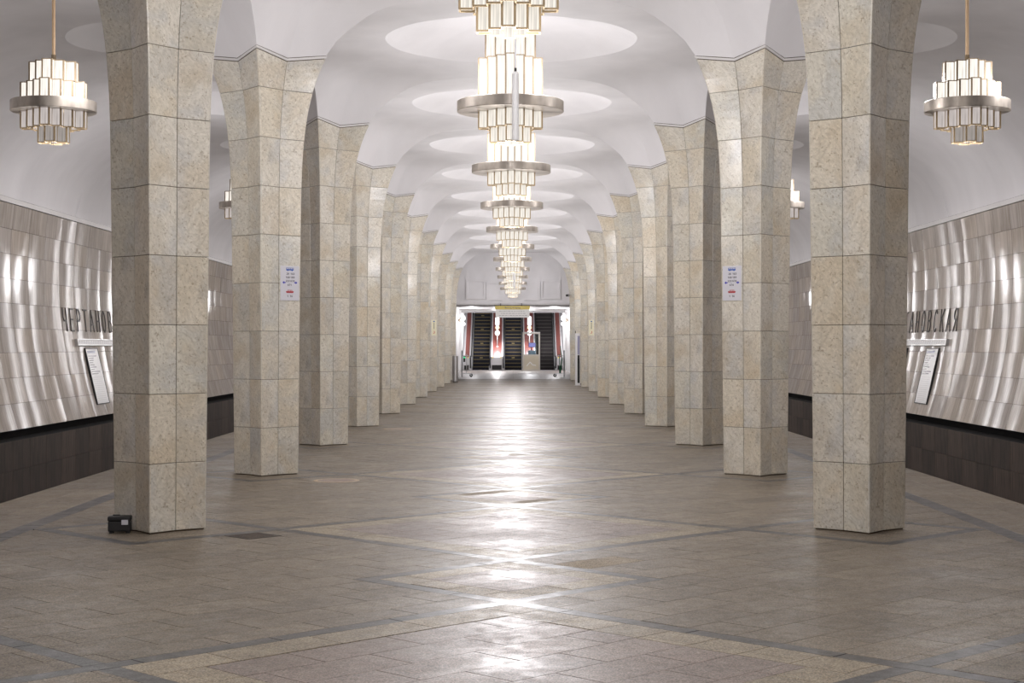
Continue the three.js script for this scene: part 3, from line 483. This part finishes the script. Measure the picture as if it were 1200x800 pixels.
// transport signs on the second pair of columns
const busTex = (last) => canvasTex(256, 440, (x, w, h) => {
  x.fillStyle = '#d6d5dc'; x.fillRect(0, 0, w, h); x.textAlign = 'center'; x.fillStyle = '#2a55ae'; x.fillRect(76, 22, 104, 34); x.fillStyle = '#d6d5dc'; for (let i = 0; i < 5; i++) x.fillRect(84 + i * 19, 27, 14, 12); x.fillStyle = '#2a55ae'; for (const p of [98, 158]) { x.beginPath(); x.arc(p, 57, 8, 0, 7); x.fill(); }
  x.fillStyle = '#3a3a42'; x.font = 'bold 36px sans-serif'; [['28', '163'], ['168', '189'], ['222', '674']].forEach(([a, b], i) => { x.fillText(a, 98, 112 + i * 46); x.fillText(b, 164, 112 + i * 46); }); x.fillText(last, 124, 254);
  x.fillStyle = '#3030b0'; for (const k of [-1, 1]) { x.beginPath(); const c = 128 + k * 104; x.moveTo(c, 212); x.lineTo(c - k * 24, 192); x.lineTo(c - k * 24, 205); x.lineTo(c - k * 44, 205); x.lineTo(c - k * 44, 219); x.lineTo(c - k * 24, 219); x.lineTo(c - k * 24, 232); x.fill(); }
  x.fillStyle = '#b03038'; x.beginPath(); x.moveTo(72, 322); x.lineTo(182, 322); x.lineTo(174, 344); x.lineTo(80, 344); x.fill(); x.fillRect(94, 306, 66, 20); x.fillStyle = '#d6d5dc'; for (let i = 0; i < 3; i++) x.fillRect(101 + i * 19, 311, 13, 11);
  x.fillStyle = '#3a3a42'; x.fillText('1', 98, 398); x.fillText('16', 146, 398);
});
const creamTex = canvasTex(128, 330, (x, w, h) => { x.fillStyle = '#e9e4c8'; x.fillRect(0, 0, w, h); x.fillStyle = '#4a66a0'; x.fillRect(42, 20, 44, 24); x.fillStyle = '#30302c'; for (let i = 0; i < 8; i++) x.fillRect(54, 62 + i * 17, 20, 11); x.strokeStyle = '#c24a3a'; x.lineWidth = 12; x.beginPath(); x.arc(58, 262, 22, -1.5, 2.2); x.stroke(); });
function columnSign(key, s, y, w, h, tex, label, group) {
  const c = columns[key].position, r = tipR(y), a = [r, 0], b = [K * r, K * r], nx = b[1], nz = a[0] - b[0], l = Math.hypot(nx, nz), at = 0.5;
  const t = thing('column_sign', label, 'sign', [c.x - s * (lerp(a[0], b[0], at) + nx / l * 0.001), y, c.z + lerp(a[1], b[1], at) + nz / l * 0.001], -s * Math.atan2(nx, nz), group);
  part(t, 'sign_plate', rbox(w, h, 0.008, 0.002, 0, h / 2, 0.004), M.white); part(t, 'printed_face', faceGeo(w - 0.004, h - 0.004).translate(0, h / 2, 0.0086), flatMat(tex, 0.35));
}
columnSign('left2', -1, 2.16, 0.262, 0.43, busTex('671'), 'white bus and tram sign with blue arrows on the second left column', 'transport signs on the second columns');
columnSign('right2', 1, 2.16, 0.262, 0.43, busTex('674'), 'white bus and tram sign with blue arrows on the second right column', 'transport signs on the second columns');
columnSign('left8', -1, 1.96, 0.21, 0.54, creamTex, 'narrow cream sign on a far column of the left row', 'cream signs on the far columns');
columnSign('right8', 1, 1.96, 0.21, 0.54, creamTex, 'narrow cream sign on a far column of the right row', 'cream signs on the far columns');

// ---------------------------------------------------------------- things on the floor
{
  const b = thing('black_box', 'small black plastic box with a silver sticker at the foot of the nearest left column', 'box', [-3.335, 0, -13.73], 0.12);
  part(b, 'box_body', rbox(0.19, 0.088, 0.12, 0.012, 0, 0.06, 0), M.black); part(b, 'lid', rbox(0.196, 0.045, 0.126, 0.014, 0, 0.125, 0), M.black); part(b, 'handle', new MB().box(-0.06, 0.0, 0.145, 0.156, -0.02, 0.0).build(), M.rubber);
  for (const x of [-0.07, 0.07]) part(b, 'foot', boxGeo(x - 0.015, x + 0.015, 0, 0.02, -0.045, 0.045), M.rubber);
  part(b, 'sticker', boxGeo(0.02, 0.075, 0.075, 0.117, 0.058, 0.0655), flatMat(canvasTex(96, 64, (x, w, h) => { x.fillStyle = '#c9c9cf'; x.fillRect(0, 0, w, h); x.fillStyle = '#33343a'; x.fillRect(10, 10, 34, 18); x.fillRect(54, 10, 30, 8); x.fillRect(10, 40, 60, 8); x.fillRect(54, 26, 30, 6); })), 'silver sticker');
}
const rust = granite(0.15, 0.11, 0.08, 0.7)[1], ochre = granite(0.72, 0.55, 0.38, 0.6)[1], lidStone = granite(0.40, 0.30, 0.25, 0.6)[1];
for (const [d, x, l] of [[19.04, -2.07, 'nearer round brown floor hatch beside the second left column'], [30.85, -2.2, 'farther round brown floor hatch by the fourth left column']]) {
  const h = thing('floor_hatch', l, 'hatch', [x, 0, -d], 0, 'round hatches in the floor');
  part(h, 'hatch_ring', new THREE.LatheGeometry([[0.225, 0.001], [0.225, 0.0035], [0.272, 0.0035], [0.275, 0.0005]].map(([a, c]) => new THREE.Vector2(a, c)), 40), ochre); part(h, 'hatch_lid', cyl(0.222, 0.222, 0.002, 40, 0, 0.0018, 0), lidStone);
}
{
  const h = thing('drain_cover', 'dark rusty drain grate in the floor near the nearest left column', 'drain', [-2.16, 0, -13.5]);
  part(h, 'grate_frame', new MB().box(-0.17, 0.17, 0.0012, 0.004, -0.17, -0.145).box(-0.17, 0.17, 0.0012, 0.004, 0.145, 0.17).box(-0.17, -0.145, 0.0012, 0.004, -0.145, 0.145).box(0.145, 0.17, 0.0012, 0.004, -0.145, 0.145).build().rotateY(Math.PI / 4), M.bronze);
  for (let i = -4; i <= 4; i++) part(h, 'grate_bar', boxGeo(i * 0.031 - 0.009, i * 0.031 + 0.009, 0.0012, 0.0036, -0.145, 0.145).rotateY(Math.PI / 4), rust);
}
// steel bin at the end of the left row
{
  const b = thing('steel_bin', 'tall brushed steel litter bin beside the last left columns', 'bin', [-2.53, 0, -70.4]);
  part(b, 'bin_body', new THREE.LatheGeometry([[0, 0.03], [0.125, 0.03], [0.13, 0.04], [0.13, 1.13], [0.12, 1.14], [0.12, 1.1], [0, 1.1]].map(([x, y]) => new THREE.Vector2(x, y)), 32), M.steel); part(b, 'bin_rim', new THREE.TorusGeometry(0.127, 0.01, 8, 32).rotateX(Math.PI / 2).translate(0, 1.14, 0), M.steel); part(b, 'bin_foot', cyl(0.12, 0.12, 0.03, 24, 0, 0.015, 0), M.rubber);
}
// information post on the right
{
  const p = thing('help_point', 'slim grey help post with a pale blue panel beside the far right columns', 'post', [2.61, 0, -64.6]);
  part(p, 'post_body', rbox(0.2, 2.08, 0.1, 0.015, 0, 1.06, 0), M.alu); part(p, 'blue_panel', rbox(0.09, 0.75, 0.015, 0.004, 0.035, 1.62, 0.052), std({ color: lin(0.42, 0.42, 0.62), roughness: 0.35 }), 'pale blue panel'); part(p, 'black_panel', rbox(0.09, 1.0, 0.015, 0.004, 0.035, 0.6, 0.052), M.black, 'black lower panel'); part(p, 'speaker_grille', rbox(0.08, 0.12, 0.012, 0.004, 0.035, 1.16, 0.052), M.rubber); part(p, 'base_plate', boxGeo(-0.12, 0.12, 0, 0.02, -0.08, 0.08), M.steel);
  part(p, 'antenna', new MB().bar([-0.09, 2.1, 0], [-0.09, 2.2, 0], 0.03).build(), M.black);
}
// security camera on the last right column
{
  const c = thing('security_camera', 'small security camera fixed high on the last right column', 'camera', [2.49, 3.93, -73.72], 0.35);
  part(c, 'mount', new MB().bar([0.2, 0, -0.12], [0.02, 0, 0], 0.035).build(), M.alu); part(c, 'housing', rbox(0.1, 0.1, 0.26, 0.02, 0, -0.02, 0.06), M.rubber); part(c, 'lens', new THREE.CylinderGeometry(0.03, 0.03, 0.03, 16).rotateX(Math.PI / 2).translate(0, -0.02, 0.2), M.steel);
}
// hanging exit sign under the end wall
{
  const s = thing('exit_sign', 'hanging exit sign with a yellow strip over a white board, before the escalators', 'sign', [-0.02, 2.91, -74.6]);
  part(s, 'white_board', rbox(1.58, 0.37, 0.05, 0.006, 0, 0.185, 0), M.white); part(s, 'yellow_strip', rbox(1.62, 0.17, 0.07, 0.006, 0, 0.46, 0), std({ color: lin(0.5, 0.4, 0.06), roughness: 0.5 }), 'yellow strip');
  part(s, 'strip_face', faceGeo(1.6, 0.15).translate(0, 0.46, 0.0362), flatMat(canvasTex(640, 60, (x, w, h) => { x.fillStyle = '#bfa83a'; x.fillRect(0, 0, w, h); x.fillStyle = '#2a2a22'; x.font = 'bold 40px sans-serif'; x.textAlign = 'center'; x.fillText('Выход в город', w / 2, 44); })));
  part(s, 'board_face', faceGeo(1.55, 0.34).translate(0, 0.185, 0.0262), flatMat(canvasTex(640, 140, (x, w, h) => { x.fillStyle = '#d4d2cf'; x.fillRect(0, 0, w, h); x.fillStyle = '#8b8a8c'; const r = rng(3); for (let j = 0; j < 3; j++) for (let px = 60 + 40 * (j % 2); px < 560;) { const l = 16 + r() * 46; x.fillRect(px, 22 + j * 40, l, 9); px += l + 12; } })));
  for (const x of [-0.55, 0.42]) part(s, 'hanger', new MB().bar([x, 0.54, 0], [x, 0.66, 0], 0.03).bar([x, 0.65, 0.015], [x, 0.65, -0.5], 0.03).build(), M.rubber);
}

// ---------------------------------------------------------------- escalators
const ramp = (d) => Math.max(0, (d - 106.0) * 0.577), E0 = 104.0, E1 = 122;
const stepDark = std({ color: lin(0.004, 0.0048, 0.013), roughness: 0.75 }), stepBrown = std({ color: lin(0.02, 0.016, 0.016), roughness: 0.75 }), stepYellow = std({ color: lin(0.25, 0.19, 0.07), roughness: 0.6 }), stepGrey = std({ color: lin(0.09, 0.08, 0.075), roughness: 0.6 }), deckRed = std({ color: lin(0.2, 0.06, 0.05), roughness: 0.35 });
const sweep = (x0, x1, lo, hi, da = E0, db = E1) => { const mb = new MB(), st = [da, ...(da < 106 && db > 106 ? [106] : []), db], P = (x, d, h) => [x, ramp(d) + h, -d]; for (let i = 0; i + 1 < st.length; i++) { const a = st[i], b = st[i + 1]; mb.quad(P(x0, a, hi), P(x1, a, hi), P(x1, b, hi), P(x0, b, hi)).quad(P(x0, b, lo), P(x1, b, lo), P(x1, a, lo), P(x0, a, lo)).quad(P(x0, b, lo), P(x0, a, lo), P(x0, a, hi), P(x0, b, hi)).quad(P(x1, a, lo), P(x1, b, lo), P(x1, b, hi), P(x1, a, hi)); } const a = st[0], b = st[st.length - 1]; return mb.quad(P(x0, a, lo), P(x1, a, lo), P(x1, a, hi), P(x0, a, hi)).quad(P(x1, b, lo), P(x0, b, lo), P(x0, b, hi), P(x1, b, hi)); };
const EX = [-2.13, 0.0, 2.13];
EX.forEach((x, n) => {
  const e = thing('escalator', ['left escalator with dark steps and yellow step edges', 'middle escalator with dark steps and yellow edges, under the hanging sign', 'right escalator with brown steps and no yellow edges, beside the booth'][n], 'escalator', [x, 0, 0], 0, 'escalators at the end of the hall');
  const W = 0.56, mat = n < 2 ? stepDark : stepBrown;
  part(e, 'comb_plate', boxGeo(-W, W, 0, 0.012, -104.7, -103.9), M.steel);
  part(e, 'truss', sweep(-W, W, -0.35, -0.1, 104.7, E1).build(), M.rubber);
  for (let k = 0; k < 27; k++) {
    const d = 104.7 + k * 0.42, lift = 0.577 * 0.42, y = Math.max(0.004, ramp(d + 0.42)), y0 = Math.max(0.004, ramp(d)) - (k ? 0.05 : 0.0), mb = new MB().box(-W + 0.01, W - 0.01, Math.max(-0.02, y0 - 0.02), y, -d - 0.415, -d);
    const st = part(e, 'step', mb.build(), mat);
    const lines = new MB(); if (n < 2) lines.box(-W + 0.012, W - 0.012, y, y + 0.004, -d - 0.05, -d + 0.002).box(-W + 0.012, W - 0.012, y - 0.03, y + 0.004, -d, -d + 0.002); else lines.box(-W + 0.012, W - 0.012, y - 0.03, y + 0.003, -d, -d + 0.002);
    part(st, 'step_edge', lines.build(), n < 2 ? stepYellow : stepGrey);
    if (k % 4 === 2 && n < 2) part(st, 'step_mark', boxGeo(-0.1, 0.1, (y + Math.max(0, y0)) / 2 - 0.03, (y + Math.max(0, y0)) / 2 + 0.03, -d, -d + 0.003), stepYellow);
  }
  for (const s of [-1, 1]) part(e, 'skirt', sweep(Math.min(s * W, s * (W + 0.02)), Math.max(s * W, s * (W + 0.02)), -0.3, 0.28).build(), n < 2 ? M.steel : M.rubber);
});
function balustrade(x0, x1, rails, label) {
  const b = thing('balustrade', label, 'balustrade', [0, 0, 0], 0, 'balustrades between the escalators'), tw = 0.14;
  part(b, 'side_casing', sweep(x0 + 0.02, x1 - 0.02, -0.2, 0.80, 104.2).build(), M.alu);
  part(b, 'deck_panel', sweep(x0 + tw + 0.04, x1 - tw - 0.04, 0.80, 0.85, 104.5).build(), deckRed, 'red brown deck');
  for (const [s, x] of [[1, x0], [-1, x1]]) {
    part(b, 'deck_trim', sweep(Math.min(x + s * 0.1, x + s * (tw + 0.04)), Math.max(x + s * 0.1, x + s * (tw + 0.04)), 0.80, 0.90, 104.4).build(), M.alu);
    if (!rails.includes(s)) continue;
    const rail = sweep(Math.min(x + s * 0.015, x + s * 0.09), Math.max(x + s * 0.015, x + s * 0.09), 0.86, 0.95, 104.25); for (const [a, c] of [[[104.25, 0.9], [104.02, 0.78]], [[104.02, 0.78], [103.98, 0.5]], [[103.98, 0.5], [104.06, 0.25]], [[104.06, 0.25], [104.3, 0.14]]]) rail.bar([x + s * 0.052, a[1], -a[0]], [x + s * 0.052, c[1], -c[0]], 0.075, 0.08);
    part(b, 'handrail', rail.build(), M.rubber, 'black handrail');
    part(b, 'indicator_light', rbox(0.07, 0.06, 0.02, 0.006, x + s * 0.22, 0.83, -104.08), std({ color: lin(0.5, 0.4, 0.05), emissive: lin(0.9, 0.75, 0.1), emissiveIntensity: 0.5 }));
  }
  part(b, 'end_casing', rbox(x1 - x0 - 0.22, 0.84, 0.3, 0.04, (x0 + x1) / 2, 0.44, -104.25), M.alu);
  part(b, 'base_panel', rbox(x1 - x0 - 0.34, 0.3, 0.03, 0.01, (x0 + x1) / 2, 0.2, -104.1), M.rubber);
}
balustrade(-1.55, -0.58, [1, -1], 'red topped balustrade between the left and middle escalators');
balustrade(0.58, 1.55, [1, -1], 'red topped balustrade between the middle and right escalators, behind the booth');
balustrade(-HX + 0.01, -2.71, [-1], 'narrow balustrade along the left wall of the escalator hall');
balustrade(2.71, HX - 0.01, [1], 'narrow balustrade along the right wall of the escalator hall');
const glow = std({ color: lin(0.15, 0.15, 0.15), roughness: 0.4, emissive: lin(1, 0.97, 0.97), emissiveIntensity: 0.62 });
for (const [x, label] of [[-1.06, 'white pole lamp on the left balustrade of the escalators'], [1.09, 'white pole lamp rising behind the attendant booth']]) {
  const d = 107.2, yb = ramp(d) + 0.84, l = thing('pole_lamp', label, 'lamp', [x, yb, -d], 0, 'pole lamps on the balustrades');
  part(l, 'pole', cyl(0.03, 0.03, 1.3, 12, 0, 0.65, 0), M.steel); part(l, 'foot', cyl(0.1, 0.06, 0.08, 20, 0, 0.02, 0), M.steel);
  part(l, 'lower_glass', new THREE.SphereGeometry(0.17, 20, 14).scale(1, 1.15, 1).translate(0, 0.92, 0), glow); part(l, 'fitting', new THREE.LatheGeometry([[0, -0.16], [0.05, -0.16], [0.16, -0.04], [0.16, 0.04], [0.05, 0.12], [0, 0.12]].map(([a, b]) => new THREE.Vector2(a, b)), 20).translate(0, 1.28, 0), M.gold); part(l, 'upper_glass', new THREE.CapsuleGeometry(0.14, 0.42, 6, 20).translate(0, 1.72, 0), glow);
  light(x, yb + 1.7, -d + 0.26, HALL_POLE, 0.12); light(x, yb + 0.9, -d + 0.3, HALL_POLE * 0.6, 0.12);
}
for (const s of [-1, 1]) {
  const l = thing('wall_lamp', `cluster of white glass lamps high on the ${s < 0 ? 'left' : 'right'} wall of the escalator hall`, 'lamp', [s * (HX - 0.01), 3.05, -97.5], 0, 'glass wall lamps in the escalator hall');
  part(l, 'back_plate', rbox(0.03, 0.4, 0.2, 0.01, -s * 0.005, 0.1, 0), M.gold); const r = rng(20 + s);
  for (let i = 0; i < 7; i++) { const a = i / 7 * Math.PI * 2, q = [-s * (0.24 + 0.1 * (i % 2)), 0.1 + Math.sin(a) * 0.24, Math.cos(a) * 0.2]; part(l, 'arm', new MB().bar([-s * 0.01, 0.1, 0], q, 0.018).build(), M.gold); part(l, 'lamp_glass', new THREE.SphereGeometry(0.1, 14, 10).scale(1, 1.3, 1).translate(...q), glow); }
  light(s * (HX - 0.85), 3.15, -97.5 + 0.1, HALL_SCONCE, 0.15);
}
// attendant booth
{
  const b = thing('attendant_booth', 'metal framed glass attendant booth standing between the middle and right escalators', 'booth', [1.17, 0, -103.0]), W = 0.56, H = 2.46, D = 0.8, f = 0.09, fr = new MB();
  for (const x of [-1, 1]) for (const z of [0, -D]) fr.box(x < 0 ? -W : W - f, x < 0 ? -W + f : W, 0, H, z - f / 2, z + f / 2);
  for (const y of [0.0, 0.95, H - 0.1]) for (const z of [0, -D]) fr.box(-W + f, W - f, y, y + 0.09, z - f / 2, z + f / 2);
  for (const y of [0.0, 0.95, H - 0.1]) for (const x of [-1, 1]) fr.box(x < 0 ? -W : W - f, x < 0 ? -W + f : W, y, y + 0.09, -D + f / 2, -f / 2);
  part(b, 'frame', fr.build(), std({ color: lin(0.6, 0.56, 0.5), roughness: 0.4, metalness: 0.4 }));
  const glass = new THREE.MeshPhysicalMaterial({ color: lin(0.93, 0.97, 0.98), roughness: 0.03, transmission: 1, thickness: 0 });
  part(b, 'front_glass', boxGeo(-W + f, W - f, 1.04, H - 0.1, -0.003, 0.003), glass); for (const x of [-1, 1]) part(b, 'side_glass', boxGeo(x * (W - 0.05) - 0.003, x * (W - 0.05) + 0.003, 1.04, H - 0.1, -D + f / 2, -f / 2), glass);
  part(b, 'lower_panel', boxGeo(-W + f, W - f, 0.09, 0.95, -0.02, 0.02), std({ color: lin(0.62, 0.56, 0.44), roughness: 0.35, metalness: 0.5 })); for (const x of [-1, 1]) part(b, 'side_panel', boxGeo(x * (W - 0.045) - 0.02, x * (W - 0.045) + 0.02, 0.09, 0.95, -D + f / 2, -f / 2), M.alu);
  part(b, 'roof', boxGeo(-W, W, H - 0.01, H + 0.02, -D - f / 2, f / 2), M.alu); part(b, 'desk', boxGeo(-W + f, W - f, 1.0, 1.03, -D + f / 2, -f / 2), M.steel);
  const emblem = new MB(); for (const [a, c] of [[[-0.3, 0.3], [-0.08, 0.56]], [[-0.08, 0.56], [0.06, 0.38]], [[0.06, 0.38], [0.3, 0.34]]]) emblem.bar([a[0], a[1], 0.024], [c[0], c[1], 0.024], 0.05, 0.008, [0, 0, 1]); part(b, 'panel_mark', emblem.build(), M.white, 'white mark');
  const m1 = thing('monitor', 'upper bluish screen inside the attendant booth', 'monitor', [1.17, 1.031, -103.45]);
  part(m1, 'stand', new MB().box(-0.03, 0.03, 0.03, 0.62, -0.02, 0.02).box(-0.12, 0.12, 0, 0.03, -0.08, 0.08).build(), M.rubber); part(m1, 'casing', rbox(0.46, 0.3, 0.05, 0.01, 0.05, 0.62, 0.04), M.rubber); part(m1, 'screen', rbox(0.42, 0.26, 0.01, 0.003, 0.05, 0.62, 0.066), std({ color: lin(0.02, 0.02, 0.04), emissive: lin(0.25, 0.24, 0.55), emissiveIntensity: 0.7 }));
  const m2 = thing('control_panel', 'grey blue control panel on the desk inside the booth', 'panel', [1.2, 1.031, -103.22]);
  part(m2, 'panel_body', rbox(0.5, 0.26, 0.1, 0.015, 0, 0.13, 0), std({ color: lin(0.25, 0.34, 0.42), roughness: 0.5 })); for (let i = 0; i < 4; i++) part(m2, 'button', cyl(0.02, 0.02, 0.015, 10, -0.15 + i * 0.1, 0.266, 0), M.white);
}
// wheeled barriers at both sides of the escalator hall
for (const s of [-1, 1]) {
  const green = std({ color: lin(0.03, 0.22, 0.11), roughness: 0.45 }), b = thing('wheeled_barrier', s < 0 ? 'grey metal barrier on a castor at the left of the escalator hall' : 'barrier with a green pole on a castor at the right of the escalator hall', 'barrier', [s * 2.62, 0, -82.3]), x = (v) => -s * v;
  part(b, 'post', cyl(0.03, 0.03, 1.36, 14, 0, 0.68, 0), M.steel); part(b, 'base_bar', new MB().bar([x(0), 0.2, 0], [x(0.44), 0.16, 0], 0.05).build(), M.steel); part(b, 'inner_post', cyl(0.02, 0.02, 1.0, 12, x(0.24), 0.68, 0), s < 0 ? M.steel : green, s < 0 ? 'grey inner post' : 'green inner post');
  if (s > 0) part(b, 'green_pole', new MB().bar([x(0.12), 0.95, 0], [x(0.2), 1.6, 0], 0.045).bar([x(0.2), 0.2, 0.04], [x(0.12), 0.95, 0.0], 0.05).build(), green, 'green pole');
  part(b, 'cross_bar', new MB().bar([x(0), 1.1, 0], [x(0.34), 1.08, 0], 0.035).build(), M.steel); part(b, 'cross_bar', new MB().bar([x(0), 0.6, 0], [x(0.3), 0.6, 0], 0.03).build(), M.steel);
  part(b, 'castor', new THREE.TorusGeometry(0.055, 0.03, 10, 24).translate(x(0.47), 0.085, 0), M.rubber, 'black castor'); for (const z of [-0.04, 0.04]) part(b, 'castor_fork', new MB().bar([x(0.44), 0.18, z], [x(0.47), 0.085, z], 0.015).build(), M.steel);
  if (s < 0) { part(b, 'signal_light', new THREE.SphereGeometry(0.045, 12, 8).translate(x(0.12), 1.0, 0.05), std({ color: lin(0.05, 0.5, 0.2), emissive: lin(0.05, 0.8, 0.3), emissiveIntensity: 0.6 }), 'green signal light'); part(b, 'signal_box', rbox(0.1, 0.3, 0.06, 0.01, x(0.12), 0.92, 0.0), M.rubber); }
}
renderer.render(scene, camera);
